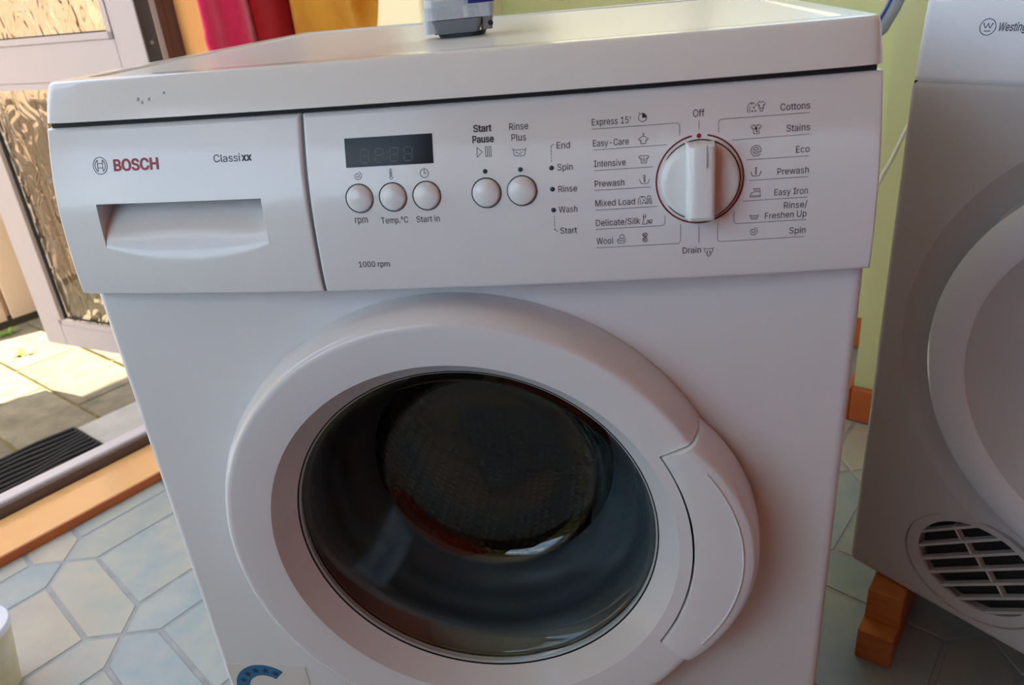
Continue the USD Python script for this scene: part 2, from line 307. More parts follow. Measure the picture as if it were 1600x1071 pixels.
# ------------------------------------------------------------------ outdoors
GZ = -.10
concrete = [mat(f'paver_{"abc"[i]}', S(*a), .85, var=.22, scale=18, color2=S(*b), bump=.5, bscale=120) for i, (a, b) in enumerate([((104, 96, 80), (140, 128, 104)), ((98, 90, 76), (132, 122, 102)), ((112, 104, 86), (146, 136, 112))])]
moss = mat('mossy_joint', S(120, 108, 50), .95, var=.2, scale=30, color2=S(150, 134, 70))
gr = obj('ground', room(bx(-7, 9, -12, 7, GZ - .05, GZ - .008)), moss)
tag(gr, 'concrete paving outside the doorway with mossy joints', 'paving', kind='structure')
for i, yy0 in enumerate(np.arange(-1.5, 1.9, .205)):
    for j, xx0 in enumerate(np.arange(-1.63, -.21, .44) - (.22 if i % 2 else 0)):
        x0, x1 = max(xx0, -1.625), min(xx0 + .432, -.205)
        if x1 - x0 < .05: continue
        dz = rng.uniform(-.002, .002)
        obj('paver', room(rb(x0, x1, yy0, yy0 + .197, GZ - .03, GZ + dz, .005, 2)), concrete[int(rng.integers(3))], gr)
step = tag(obj('door_step', room(rb(-.535, -.205, -2.0, .26, GZ - .02, -.062, .006)), mat('step_concrete', S(176, 172, 164), .8, var=.2, scale=16, color2=S(196, 192, 182), bump=.3, bscale=150)), 'pale grey concrete doorstep under the ribbed mat', 'step', kind='structure')
# doormat with wavy ribs
dm = thing('doormat', 'black ribbed rubber doormat on the concrete step', 'doormat', rp(-.40, -.35, -.062), RANG)
obj('backing', room(rb(-.53, -.30, -.72, .045, -.062, -.055, .003)), dark_rubber, dm)
for k in range(11):
    x = -.521 + k * .0208; ys = np.linspace(-.71, .036, 70)
    pts = np.stack([x + .0050 * np.sin(ys * 15 + k * .7) + .0022 * np.sin(ys * 37 + k), ys, np.full(70, -.053)], -1)
    obj('rib', room(sweep(pts, .0064, 7)), dark_rubber, dm, smooth=True)
# fence
fence_m = [mat(f'fence_timber_{"abc"[i]}', S(*a), .75, var=.25, scale=5, color2=S(*b), stretch=(1, 1, .12)) for i, (a, b) in enumerate([((222, 188, 156), (234, 204, 174)), ((214, 178, 146), (228, 196, 164)), ((208, 174, 144), (224, 194, 166))])]
fe = thing('fence', 'tan timber paling fence across the yard from the doorway', 'fence', rp(-1.66, .8, GZ), RANG)
for k, yb in enumerate(np.arange(-2.6, 3.6, .112)):
    obj('fence_board', room(rb(-1.684, -1.666, yb + .052, yb + .148, GZ + .02, 1.58 + rng.uniform(-.01, .01), .003, 2)), fence_m[int(rng.integers(3))], fe)
    obj('fence_board', room(rb(-1.665, -1.645, yb, yb + .096, GZ + .02, 1.62 + rng.uniform(-.01, .01), .003, 2)), fence_m[int(rng.integers(3))], fe)
obj('fence_rail', [room(bx(-1.73, -1.685, -2.6, 3.7, z, z + .09)) for z in (.15, .8, 1.4)], fence_m[2], fe)
obj('fence_plinth', room(bx(-1.69, -1.650, -2.6, 3.7, GZ - .05, GZ + .03)), mat('fence_plinth_timber', S(70, 58, 44), .9), fe)
pb_ = thing('planter_box', 'dark brown timber planter box seen through the lower glass of the open door', 'planter', rp(-1.53, .86, GZ), RANG)
pmat = mat('planter_timber', S(70, 54, 36), .85, var=.3, scale=9, color2=S(50, 38, 26))
for k in range(5): obj('board', room(rb(-1.635, -1.42, .47, 1.30, GZ + .005 + k * .145, GZ + .142 + k * .145, .004, 2)), pmat, pb_)
obj('soil', room(rb(-1.62, -1.44, .49, 1.28, GZ + .70, GZ + .735, .004, 2)), mat('soil', S(60, 48, 36), .95, bump=1.0, bscale=60), pb_)
# weeds along the fence
weed = mat('weed_leaf', S(120, 168, 40), .6, subsurface_weight=.0)
for (wx, wy, n, wl_) in ((-1.56, .25, 16, 'green weed growing at the foot of the fence near the open door'), (-1.38, .02, 14, 'bright green weed in the paving joint farthest from the fence on the sunny side'), (-1.30, .21, 9, 'small green weed in the sunlit paving just beyond the open door'), (-1.59, .12, 8, 'small sprig of weed at the fence foot, away from the door')):
    ms = []
    for k in range(n):
        a = rng.uniform(0, 2 * PI); L = rng.uniform(.018, .045); t = np.linspace(0, 1, 6)
        w = .0045 * np.sin(t * PI) + .0006; h = L * (.9 * t - .55 * t * t)
        c = np.stack([L * t * np.cos(a), L * t * np.sin(a), h], -1); pr_ = np.array([-math.sin(a), math.cos(a), 0])
        V = np.vstack([c - pr_ * w[:, None], c + pr_ * w[:, None]]); F = []
        for q in range(5): F += [[q, q + 1, q + 7], [q, q + 7, q + 6]]
        lf = trimesh.Trimesh(V, F, process=False); lf.apply_translation([wx + rng.uniform(-.02, .02), wy + rng.uniform(-.02, .02), GZ]); ms.append(lf)
    pl = tag(obj('weed', room(trimesh.util.concatenate(ms)), weed, smooth=False), wl_, 'weed', 'weeds in the paving joints')

# ------------------------------------------------------------------ the washing machine
PZ = [.684, .690, .698, .718, .742, .764, .7827, .800, .8155, .83]
PYS = [-.0135, -.0148, -.0155, -.0152, -.0135, -.0105, -.006, -.0005, .005, .010]
cs = CubicSpline(PZ, PYS); BOW = .013
def yp(x, z): return cs(np.clip(z, .684, .83)) - BOW * (1 - (x / .3) ** 2)
wm = thing('washing_machine', 'white front-loading washing machine with red brand lettering and a round dark glass door', 'washing machine', (0, .28, 0))
DX, DZ = -.004, .4525
base = m3.Manifold.batch_hull([m3.Manifold.cylinder(.676, r, r, 40).translate([sx * (.3015 - .009), yy_, .012]) for sx in (-1, 1) for yy_, r in ((.009, .009), (.537, .009))])
upper = m3.Manifold.cube([.59, .505, .14]).translate([-.295, .036, .676])
body = base + upper - cyl_man(.175, .09, (DX, -.01, DZ)) - cyl_man(.245, .42, (DX, .075, DZ))
obj('cabinet', tm(body), white_steel, wm, smooth=25)
for sx in (-1, 1):
    for sy in (.05, .5): obj('foot', tm(m3.Manifold.cylinder(.0125, .02, .02, 20).translate([sx * .25, sy, 0])), dark_rubber, wm)
obj('recess_gap', grid_solid(np.linspace(-.296, .296, 30), np.array([.8150, .8200]), lambda gx, gz: yp(gx, .8155) + .0035, lambda gx, gz: gx * 0 + .036), seam, wm, label='dark gap under the lid')

# lid: lofted rings
def lid_ring(z, yf, bow, inset, r=.010):
    x1 = .3 - inset; y1 = .546 - inset; pts = []
    yb = lambda x: yf + inset - bow * (1 - (x / .3) ** 2)
    for a in np.linspace(180, 270, 7): pts.append((-x1 + r + r * math.cos(math.radians(a)), yb(-x1) + r + r * math.sin(math.radians(a))))
    for x in np.linspace(-x1 + r, x1 - r, 42)[1:-1]: pts.append((x, yb(x)))
    for a in np.linspace(270, 360, 7): pts.append((x1 - r + r * math.cos(math.radians(a)), yb(x1) + r + r * math.sin(math.radians(a))))
    for a in np.linspace(0, 90, 7): pts.append((x1 - r + r * math.cos(math.radians(a)), y1 - r + r * math.sin(math.radians(a))))
    for a in np.linspace(90, 180, 7): pts.append((-x1 + r + r * math.cos(math.radians(a)), y1 - r + r * math.sin(math.radians(a))))
    return [(x, y, z) for x, y in pts]
LB = .017
rings = [lid_ring(.8195, .012, LB, .004), lid_ring(.8192, .0045, LB, .0012), lid_ring(.8200, .0028, LB, 0), lid_ring(.826, .0055, LB, 0), lid_ring(.834, .0095, LB, 0), lid_ring(.842, .0145, LB, 0),
         lid_ring(.8455, .0168, LB, .0002), lid_ring(.8472, .0183, LB, .0008), lid_ring(.848, .0195, LB, .002), lid_ring(.848, .0200, LB, .019), lid_ring(.8474, .0200, LB, .0205), lid_ring(.8445, .0200, LB, .0225)]
R_ = np.array(rings); nr, npt = R_.shape[:2]; V = R_.reshape(-1, 3); F = []
for i in range(nr - 1):
    for j in range(npt):
        a, b = i * npt + j, i * npt + (j + 1) % npt; F += [[a, b, b + npt], [a, b + npt, a + npt]]
V = np.vstack([V, [[0, .27, .8195], [0, .27, .8445]]])
for j in range(npt): F += [[nr * npt, (j + 1) % npt, j], [nr * npt + 1, (nr - 1) * npt + j, (nr - 1) * npt + (j + 1) % npt]]
lid = obj('lid', trimesh.Trimesh(V, np.array(F), process=False), white_pl, wm, smooth=35)
ins = np.array(lid_ring(.8462, .0200, LB, .0220, .008)); n = len(ins); ins2 = ins.copy(); ins2[:, 2] = .8440
V = np.vstack([ins, ins2, [[0, .27, .8462], [0, .27, .8440]]]); F = []
for j in range(n):
    k = (j + 1) % n; F += [[2 * n, j, k], [2 * n + 1, n + k, n + j], [j, n + j, n + k], [j, n + k, k]]
obj('top_panel', trimesh.Trimesh(V, np.array(F), process=False), lid_top, wm, smooth=30)
smud = mat('grey_smudge', S(160, 166, 172), .6)
for x, z, r in ((-.2142, .8327, .0014), (-.2108, .8306, .0013), (-.2050, .8325, .0013), (-.1928, .8358, .0012)):
    y = np.interp(z, [.82, .826, .834, .842], [.0028, .0055, .0095, .0145]) - LB * (1 - (x / .3) ** 2)
    s = trimesh.creation.icosphere(2, r); s.vertices *= [1, .12, 1.1]; s.vertices += .2 * r * (meshkit.noise(s.vertices * 900)[:, None] - .5) * [1, 0, 1]; s.apply_transform(trimesh.transformations.rotation_matrix(-.5, [1, 0, 0])); s.apply_translation([x, y, z])
    obj('smudge', s, smud, wm, smooth=True, label='grey smudge on the lid edge')

# fascia: drawer front and control panel, one continuous bowed profile
def fascia(x0, x1, depth=None, xs=(), zs=()):
    r = .0028; z0, z1 = .6885, .8158
    X = np.unique(np.round(np.concatenate([np.linspace(x0, x1, 60), x0 + r * (1 - np.cos(np.linspace(0, PI / 2, 6))), x1 - r * (1 - np.cos(np.linspace(0, PI / 2, 6))), xs]), 6))
    Z = np.unique(np.round(np.concatenate([np.linspace(z0, z1, 48), z0 + r * (1 - np.cos(np.linspace(0, PI / 2, 6))), z1 - r * (1 - np.cos(np.linspace(0, PI / 2, 6))), zs]), 6))
    def rnd(d): d = np.clip(d, 0, r); return r - np.sqrt(np.maximum(r * r - (r - d) ** 2, 0))
    def front(gx, gz):
        y = yp(gx, gz) + np.maximum.reduce([rnd(gx - x0) * (3.0 if x0 < -.29 else 1), rnd(x1 - gx) * (3.0 if x1 > .29 else 1), rnd(gz - z0), rnd(z1 - gz)])
        return y + (depth(gx, gz) if depth is not None else 0)
    return grid_solid(X, Z, front, lambda gx, gz: gx * 0 + .034)
RX0, RX1, RZ0, RZ1 = -.2635, -.1262, .7180, .7608
def scoop(gx, gz):
    xm, half = (RX0 + RX1) / 2, (RX1 - RX0) / 2
    q = np.clip(np.abs(gx - xm) / half, 0, 1)
    zb = RZ0 + .009 - .013 * (1 - q ** 2)
    t = np.clip((gz - zb) / (RZ1 - zb), 0, 1)
    side = 1 - .18 * (1 - q ** 2.5)
    d = .036 * side * (.45 * t ** 1.5 + .55 * (1 - np.sqrt(np.maximum(1 - t ** 2, 0))))
    inside = (gx > RX0 + 1e-5) & (gx < RX1 - 1e-5) & (gz < RZ1 - 1e-5)
    return np.where(inside, np.minimum(d, .036), 0)
drx = np.concatenate([[RX0, RX0 + .00015, RX1 - .00015, RX1], np.linspace(RX0 + .002, RX1 - .002, 50)])
drz = np.concatenate([[RZ1, RZ1 - .00012], np.linspace(RZ0 - .004, RZ1 - .0006, 44)])
dr = obj('detergent_drawer', fascia(-.3005, -.0902, scoop, drx, drz), white_pl, wm, smooth=32)
cp = obj('control_panel', fascia(-.0888, .3005), white_pl, wm, smooth=32)
obj('drawer_gap', grid_solid(np.array([-.0905, -.0885]), np.linspace(.689, .8155, 20), lambda gx, gz: yp(gx, gz) + .0014, lambda gx, gz: gx * 0 + .03), mat('drawer_gap_grey', S(92, 92, 96), .5), wm)

EPS = .00012
def onpanel(m2, eps=EPS):
    """a mesh in (x, z, height) panel coordinates laid on the bowed fascia"""
    v = np.array(m2.vertices); x, z, h = v[:, 0].copy(), v[:, 1].copy(), v[:, 2].copy()
    m = trimesh.Trimesh(np.stack([x, yp(x, z) - eps * 0.2 - h, z], 1), m2.faces, process=False); return m
def ptext(s, x0, x1, zb, cap, parent, m=ink, bold=False, name='lettering', heavy=0):
    t = meshkit.text_mesh(s, cap, .0001, bold)
    if heavy: t = trimesh.util.concatenate([t, t.copy().apply_translation([heavy, 0, .00002]), t.copy().apply_translation([heavy / 2, heavy / 2, .00004])])
    b = t.bounds
    t.vertices[:, 0] = x0 + (t.vertices[:, 0] - b[0, 0]) * (x1 - x0) / (b[1, 0] - b[0, 0]); t.vertices[:, 1] += zb
    t.vertices[:, 2] += .00004
    return obj(name, onpanel(t), m, parent, smooth=False)
def pshape(g, parent, m=ink, name='symbol', h=.00014, label=None):
    t = extr(g.segmentize(.006), h); return obj(name, onpanel(t), m, parent, smooth=False, label=label)
LW_ = .00034
def icon(lines, cx, cz, w, h, fills=(), lw=LW_, parent=None, name='symbol'):
    """icon strokes given in a -0.5..0.5 box"""
    L = [[(cx + px * w, cz + pz * h) for px, pz in l] for l in lines]; Fl = [[(cx + px * w, cz + pz * h) for px, pz in f] for f in fills]
    return pshape(strokes(L, lw, Fl), parent or cp, name=name)
# brand on the drawer
ptext('BOSCH', -.2429, -.2047, .7844, .0077, dr, red_ink, True, 'brand_lettering', .0005)
ex, ez, er = -.2545, .7885, .0060
em = [arc(ex, ez, er, 0, 360, 60), arc(ex, ez, er * .74, -62, 62, 20), arc(ex, ez, er * .74, 118, 242, 20)]
em += [[(ex + sx * er * .36, ez - er * .64), (ex + sx * er * .36, ez + er * .64)] for sx in (-1, 1)]
em += [[(ex - er * .36, ez + sz * er * .26), (ex + er * .36, ez + sz * er * .26)] for sz in (-1, 1)]
pshape(strokes(em, .00045), dr, name='emblem')
ptext('Classi', -.1595, -.1386, .7871, .0051, dr, ink, False)
ptext('xx', -.1374, -.1296, .7871, .0051, dr, ink, True, 'lettering', .0003)
# display
dp_ = obj('display', grid_solid(np.linspace(-.0585, .0047, 12), np.linspace(.7788, .7979, 8), lambda gx, gz: yp(gx, gz) - .00025, lambda gx, gz: yp(gx, gz) + .003), black_glass, wm, smooth=30)
def seg7(cx, cz, w, h):
    k = .16; L = []
    for (a, b) in (((-.5, .5), (.5, .5)), ((-.5, 0), (.5, 0)), ((-.5, -.5), (.5, -.5)), ((-.5, .5), (-.5, 0)), ((.5, .5), (.5, 0)), ((-.5, 0), (-.5, -.5)), ((.5, 0), (.5, -.5))):
        a, b = np.array(a), np.array(b); d = b - a; a2, b2 = a + d * k, b - d * k
        L.append([(cx + p[0] * w + p[1] * h * .07, cz + p[1] * h) for p in (a2, b2)])
    return L
for cx in (-.0443, -.0336, -.0232, -.0129):
    g = strokes(seg7(cx, .7858, .0056, .0088), .00075); obj('digit', onpanel(extr(g, .0004)), digit_mat, dp_, smooth=False)
obj('colon', onpanel(extr(unary_union([Point(-.0281, .7878).buffer(.0005), Point(-.0284, .7840).buffer(.0005)]), .0004)), digit_mat, dp_, smooth=False)
# push buttons
for cx, cz, r in ((-.0510, .7577, .0097), (-.0264, .7576, .0096), (-.0020, .7574, .0096), (.0403, .7571, .0098), (.0650, .7573, .0098)):
    y0 = float(yp(cx, cz)); tilt = -math.atan(float(cs(cz, 1)))
    pf = [(0, -.0034), (r * .3, -.0033), (r * .6, -.0029), (r * .82, -.0021), (r * .94, -.0012), (r, .0002), (r, .002), (0, .002)]
    b = lathe(pf, 0, 0, 48, closed=False)
    rg = lathe([(r + .0001, -.0003), (r + .0006, -.0004), (r + .0007, .002), (r, .002)], 0, 0, 48)
    for m_, mt_, nm in ((b, white_pl, 'push_button'), (rg, seam, None)):
        m_.apply_transform(trimesh.transformations.rotation_matrix(tilt, [1, 0, 0])); m_.apply_translation([cx, y0, cz])
    pb = obj('push_button', b, white_pl, wm, smooth=50); obj('button_gap', rg, seam, pb)
for cx, cz in ((.0403, .7714), (.0647, .7712), (.0859, .7710), (.0859, .7571), (.0859, .7430)):
    s = trimesh.creation.icosphere(3, .00165); s.vertices *= [1, .5, 1]; s.apply_translation([cx, float(yp(cx, cz)) - .0001, cz]); obj('indicator_light', s, led_mat, wm, smooth=True)
for a in (('rpm', -.0565, -.0471, .7405, .0050), ('Temp.°C', -.0371, -.0173, .7394, .0043), ('Start in', -.0112, .0056, .7392, .0043), ('1000 rpm', -.0588, -.0355, .7078, .0042), ('Rinse', .0583, .0713, .7966, .0043), ('Plus', .0596, .0695, .7896, .0043),
          ('End', .0899, .0988, .7830, .0042), ('Spin', .0899, .1002, .7691, .0042), ('Rinse', .0899, .1026, .7549, .0042), ('Wash', .0896, .1022, .7411, .0042), ('Start', .0899, .1013, .7264, .0043),
          ("Express 15'", .1138, .1394, .7959, .0041), ('Easy-Care', .1142, .1379, .7828, .0041), ('Intensive', .1145, .1355, .7699, .0041), ('Prewash', .1146, .1343, .7570, .0041), ('Mixed Load', .1145, .1412, .7439, .0042), ('Delicate/Silk', .1145, .1444, .7304, .0043), ('Wool', .1145, .1260, .7176, .0044),
          ('Off', .1798, .1871, .7968, .0044), ('Drain', .1729, .1853, .7078, .0044),
          ('Cottons', .2353, .2539, .7967, .0041), ('Stains', .2392, .2540, .7837, .0041), ('Eco', .2454, .2540, .7704, .0041), ('Prewash', .2339, .2539, .7573, .0041), ('Easy Iron', .2325, .2540, .7440, .0041), ('Rinse/', .2390, .2541, .7349, .0042), ('Freshen Up', .2270, .2541, .7287, .0042), ('Spin', .2435, .2541, .7175, .0043)):
    ptext(*a, cp)
ptext('Start', .0336, .0462, .7968, .0043, cp, ink, True, 'lettering', .0002); ptext('Pause', .0327, .0475, .7900, .0043, cp, ink, True, 'lettering', .0002)
def corner(pts, r=.0022):
    """an L-shaped guide line with a rounded corner: long leg, then short leg"""
    (x0, z0), (xc, zc), (x1, z1) = pts; sx = 1 if x0 < xc else -1; sz = 1 if z1 > zc else -1
    a = [(xc - sx * r + sx * r * math.sin(t), zc + sz * r - sz * r * math.cos(t)) for t in np.linspace(0, PI / 2, 7)]
    return [(x0, z0)] + a + [(x1, z1)]
GL = .00026
guide = [corner([(.1139, .7937), (.1711, .7939), (.1711, .7863)]), [(.1142, .7807), (.1626, .7810)], [(.1146, .7676), (.1534, .7677)], [(.1146, .7547), (.1515, .7548)], [(.1146, .7414), (.1559, .7416)],
         corner([(.1144, .7281), (.1611, .7283), (.1611, .7349)]), corner([(.1142, .7150), (.1715, .7152), (.1715, .7284)]),
         corner([(.2537, .7943), (.1960, .7942), (.1960, .7864)]), [(.2538, .7813), (.2048, .7811)], [(.2538, .7680), (.2139, .7681)], [(.2538, .7549), (.2160, .7549)], [(.2538, .7416), (.2122, .7416)],
         corner([(.2539, .7266), (.2067, .7267), (.2067, .7349)]), corner([(.2533, .7150), (.1962, .7149), (.1962, .7280)]), [(.1835, .7942), (.1835, .7888)], [(.1837, .7261), (.1838, .7150)]]
for l in guide: pshape(strokes([l], GL), cp, name='guide_line')
for z0, z1, ze, dirn in ((.7750, .7842, .7860, 1), (.7391, .7300, .7282, -1)):
    d = [[(.0861, z), (.0861, z + dirn * .0012)] for z in np.arange(z0, z1, dirn * .0021)]
    d += [[(.0862, z1), (.0867, z1 + dirn * .0012), (.0882, ze)]]
    pshape(strokes(d, .0003), cp, name='guide_line')
# symbols
def spiral(n=40, turns=2.1): t = np.linspace(0.12, 1, n); return [(.5 * a * math.cos(a * turns * 2 * PI + .6), .5 * a * math.sin(a * turns * 2 * PI + .6)) for a in t]
tshirt = [[(-.22, .42), (-.5, .26), (-.40, .04), (-.27, .10), (-.27, -.45), (.27, -.45), (.27, .10), (.40, .04), (.5, .26), (.22, .42), (.1, .32), (-.1, .32), (-.22, .42)]]
tub = [[(-.5, .05), (-.40, -.32), (-.28, -.45), (.28, -.45), (.40, -.32), (.5, .05)]]
basin = [[(-.5, .45), (-.44, .42), (-.36, -.40), (-.28, -.5), (.28, -.5), (.36, -.40), (.44, .42), (.5, .45)], [(-.42, .22), (-.3, .34), (-.2, .2), (-.08, .34), (.04, .2), (.16, .34), (.28, .2), (.42, .3)], [(-.25, -.05), (-.1, -.05)], [(.05, -.05), (.22, -.05)], [(-.1, -.26), (.1, -.26)]]
icon([spiral()], -.0508, .7730, .0062, .0060)
icon([[(-.3, -.18), (-.3, .42), (-.12, .5), (.12, .5), (.3, .42), (.3, -.18)], arc(0, -.33, .46, 50, -230, 16, .17).tolist(), [(0, -.3), (0, .25)]], -.0265, .7731, .0023, .0070)
icon([arc(0, 0, .5, 105, 435, 40).tolist(), [(0, .62), (0, 0), (.22, 0)]], -.0024, .7725, .0060, .0058)
icon([[(-.5, .5), (-.5, -.5), (.5, 0), (-.5, .5)]], .0374, .7839, .0038, .0062)
for cx in (.0420, .0445): icon([[(-.5, -.5), (-.5, .5), (.5, .5), (.5, -.5), (-.5, -.5)]], cx, .7840, .0013, .0063)
icon(basin, .0646, .7825, .0098, .0049)
icon([arc(0, -.05, .44, 50, 400, 30).tolist(), [(-.42, .5), (-.3, .35)], [(0, -.05), (.45, -.05)], [(0, -.05), (0, .4)]], .1471, .7990, .0060, .0058, fills=[[(.02, -.02)] + arc(0, -.05, .42, 0, 90, 8).tolist()])
icon([[(-.12, .22), (-.5, -.05), (-.38, -.2), (-.25, -.12), (-.25, -.5), (.25, -.5), (.25, -.12), (.38, -.2), (.5, -.05), (.12, .22), (-.12, .22)], [(0, .22), (0, .34), (.1, .42), (0, .5), (-.08, .44)]], .1474, .7858, .0064, .0064)
icon(tshirt + [[(-.13, .05), (.13, .05)], [(-.13, -.1), (.13, -.1)], [(-.13, -.25), (.13, -.25)]], .1475, .7730, .0066, .0057)
for cx, cz in ((.1477, .7598), (.2202, .7601)): icon(tub + [[(-.06, .5), (.06, .5), (.06, -.25), (-.06, -.25), (-.06, .5)]], cx, cz, .0064, .0057)
def dots(*p): return [arc(x, y, .09, 0, 360, 10).tolist() for x, y in p]
icon([[(-.5, -.5), (-.5, .1), (-.22, .45), (.2, .45), (.5, .1)], [(-.25, -.5), (-.25, .1)], [(-.1, .45), (0, .3), (.1, .45)]], .1460, .7464, .0054, .0054, fills=dots((.22, -.02), (.05, -.35), (.38, -.35)))
icon([[(-.25, .5), (-.5, -.5), (-.2, -.5), (0, .2), (.2, -.5), (.5, -.5), (.25, .5), (-.25, .5)]], .1506, .7464, .0036, .0052)
icon([[(-.42, .5), (-.38, .1), (-.5, -.5), (-.1, -.5), (0, -.2)], [(-.2, .5), (-.2, .15)], [(-.42, .22), (-.2, .2)], [(0, -.1), (.15, -.3), (0, -.5)], [(.15, -.3), (.35, -.05), (.5, -.1), (.42, -.35), (.15, -.3), (.3, -.5), (.45, -.4)], [(0, -.1), (.2, -.15)]], .1493, .7333, .0066, .0066)
icon([[(-.5, -.05), (-.35, -.5), (.35, -.5), (.5, -.05)], arc(.1, .2, .28, -60, 200, 20).tolist(), [(-.4, -.1), (-.1, .05), (.1, .1), (.3, -.1)], [(-.3, -.22), (.05, -.2), (.3, -.28)]], .1314, .7206, .0058, .0061)
icon([arc(0, .28, .42, 0, 360, 24, .21).tolist(), arc(0, -.26, .42, 0, 360, 24, .22).tolist(), [(-.3, .2), (.3, .4)], [(-.3, .36), (.2, .14)], [(-.3, -.34), (.3, -.12)], [(-.3, -.14), (.25, -.4)], [(-.12, .02), (.12, .02)]], .1476, .7207, .0040, .0064)
icon([[(-.5, .5), (-.42, .42), (-.33, 0), (-.14, 0)], [(.5, .5), (.42, .42), (.33, 0), (.14, 0)], [(-.42, .4), (.42, .4)], [(-.12, .2), (-.12, -.2), (-.25, -.2), (0, -.5), (.25, -.2), (.12, -.2), (.12, .2)]], .1905, .7078, .0068, .0064)
icon([[(-.5, -.5), (-.5, .1), (-.22, .45), (.2, .45), (.5, .1)], [(-.25, -.5), (-.25, .1)], [(-.1, .45), (0, .3), (.1, .45)]], .2173, .7999, .0056, .0062, fills=dots((.22, -.02), (.05, -.35), (.38, -.35)))
icon([[(-.2, .5), (-.5, .25), (-.38, .05), (-.25, .15), (-.25, -.2), (-.1, -.5), (.1, -.5), (.25, -.2), (.25, .15), (.38, .05), (.5, .25), (.2, .5), (0, .35), (-.2, .5)], [(-.25, -.15), (0, -.22), (.25, -.15)]], .2233, .8003, .0052, .0060)
icon(tshirt, .2200, .7867, .0066, .0063, fills=[[(-.05, .25), (-.16, 0), (0, -.12), (.12, .02), (.08, .2)]] + dots((.05, -.22)))
icon([arc(0, 0, .5, -35, -335, 40).tolist() + [(.47, -.1), (-.2, -.1)], arc(0, 0, .30, -40, -180, 20).tolist(), arc(0, .05, .26, 10, 170, 14).tolist() + [(.26, .08)]], .2201, .7734, .0066, .0066)
icon([[(-.5, -.35), (-.5, -.5), (.5, -.5), (.42, .45), (-.2, .45), (-.12, .28), (.28, .28)], [(-.5, -.35), (-.35, 0), (-.15, .1), (.42, .1)], [(-.5, -.35), (.46, -.35)]], .2202, .7467, .0068, .0057)
icon(basin[:2] + [[(-.3, -.15), (.3, -.15)]], .2200, .7305, .0058, .0029)
icon([spiral()], .2198, .7205, .0058, .0060)
# programme dial
KX, KZ, KR = .1839, .7573, .0256
pshape(strokes([arc(KX, KZ, .0284, 101, 439, 100)], .00105), cp, maroon_ink, 'dial_ring', label='dark red ring around the dial')
pshape(Point(.1835, .7851).buffer(.0015), cp, red_ink, 'off_mark', label='dark red dot above the dial')
kt = -math.atan(float(cs(KZ, 1))); KM = trimesh.transformations.rotation_matrix(kt, [1, 0, 0]); KM[:3, 3] = [KX, float(yp(KX, KZ)), KZ]
def dial(m): m.apply_transform(KM); return m
kn = obj('programme_dial', dial(lathe([(0, -.0062), (KR * .80, -.0060), (KR * .93, -.0052), (KR * .985, -.0036), (KR, -.0012), (KR, .004), (0, .004)], 0, 0, 96, closed=False)), white_pl, wm, smooth=40)
obj('dial_gap', dial(lathe([(KR + .0001, -.0004), (KR + .0007, -.0006), (KR + .0008, .003), (KR, .003)], 0, 0, 96)), seam, kn)
# grip: rounded ridge across the dial
gz_ = np.linspace(-KR * .985, KR * .978, 70); prof = []
secs = []
for z in gz_:
    u = z / KR
    hgt = .0205 * (1 - .72 * min(1, max(0, (u - .84) / .135)) ** 2.6) * (1 - .22 * min(1, max(0, (-u - .86) / .125)) ** 2)
    w0, w1 = .0099, .0083; fl = np.linspace(0, PI, 15)
    cap_ = [(-w1 * math.copysign(abs(math.cos(a)) ** .55, math.cos(a)), -hgt * (.80 + .20 * math.sin(a) ** .8)) for a in fl]
    sec = [(-w0, .002), (-w1 * 1.07, -hgt * .45)] + cap_ + [(w1 * 1.07, -hgt * .45), (w0, .002)]
    secs.append([(x, y, z) for x, y in sec])
Sx = np.array(secs); ns, nk = Sx.shape[:2]; V = Sx.reshape(-1, 3); F = []
for i in range(ns - 1):
    for j in range(nk):
        a, b = i * nk + j, i * nk + (j + 1) % nk; F += [[a, a + nk, b + nk], [a, b + nk, b]]
for e in (0, ns - 1):
    c = len(V); V = np.vstack([V, V[e * nk:(e + 1) * nk].mean(0)])
    for j in range(nk): F.append([c, e * nk + j, e * nk + (j + 1) % nk] if e == 0 else [c, e * nk + (j + 1) % nk, e * nk + j])
gm = trimesh.Trimesh(V, np.array(F), process=True); gm.fix_normals()
slot = m3.Manifold.batch_hull([cyl_man(.0009, .004, (.0034, -.0222, z), 'y', 16) for z in (.0100, .0225)])
gman = m3.Manifold(m3.Mesh(np.array(gm.vertices, np.float32), np.array(gm.faces, np.uint32)))
gm2 = tm(gman - slot) if not gman.is_empty() else gm
obj('grip', dial(gm2), white_pl, kn, smooth=48)

# door ring, handle, glass, gasket, drum
dprof = [(.1757, -.0332), (.1762, -.0338), (.1800, -.0349), (.1920, -.0376), (.2080, -.0400), (.2112, -.0400), (.2136, -.0390), (.2156, -.0368), (.2200, -.0280), (.2218, -.0215), (.2225, -.0120), (.2226, -.0005), (.160, -.0005), (.158, -.0105), (.1605, -.0125)]
ring = lathe(dprof, DX, DZ, 192)
rman = m3.Manifold(m3.Mesh(np.array(ring.vertices, np.float32), np.array(ring.faces, np.uint32)))
HA = 31.0
sect = Polygon(np.vstack([arc(DX, DZ, .1865, -HA, HA, 40), arc(DX, DZ, .30, HA, -HA, 20)]))
def prism_y(poly, y0, y1):
    m = trimesh.creation.extrude_polygon(poly, y1 - y0, engine='earcut'); v = np.array(m.vertices)
    m2 = trimesh.Trimesh(np.stack([v[:, 0], y0 + v[:, 2], v[:, 1]], 1), m.faces[:, ::-1], process=True); m2.fix_normals()
    return m3.Manifold(m3.Mesh(np.array(m2.vertices, np.float32), np.array(m2.faces, np.uint32)))
cut = rman - prism_y(sect, -.06, -.006)
door = obj('door', tm(cut), white_door, wm, smooth=32)
th = np.linspace(-HA + .35, HA - .35, 72)
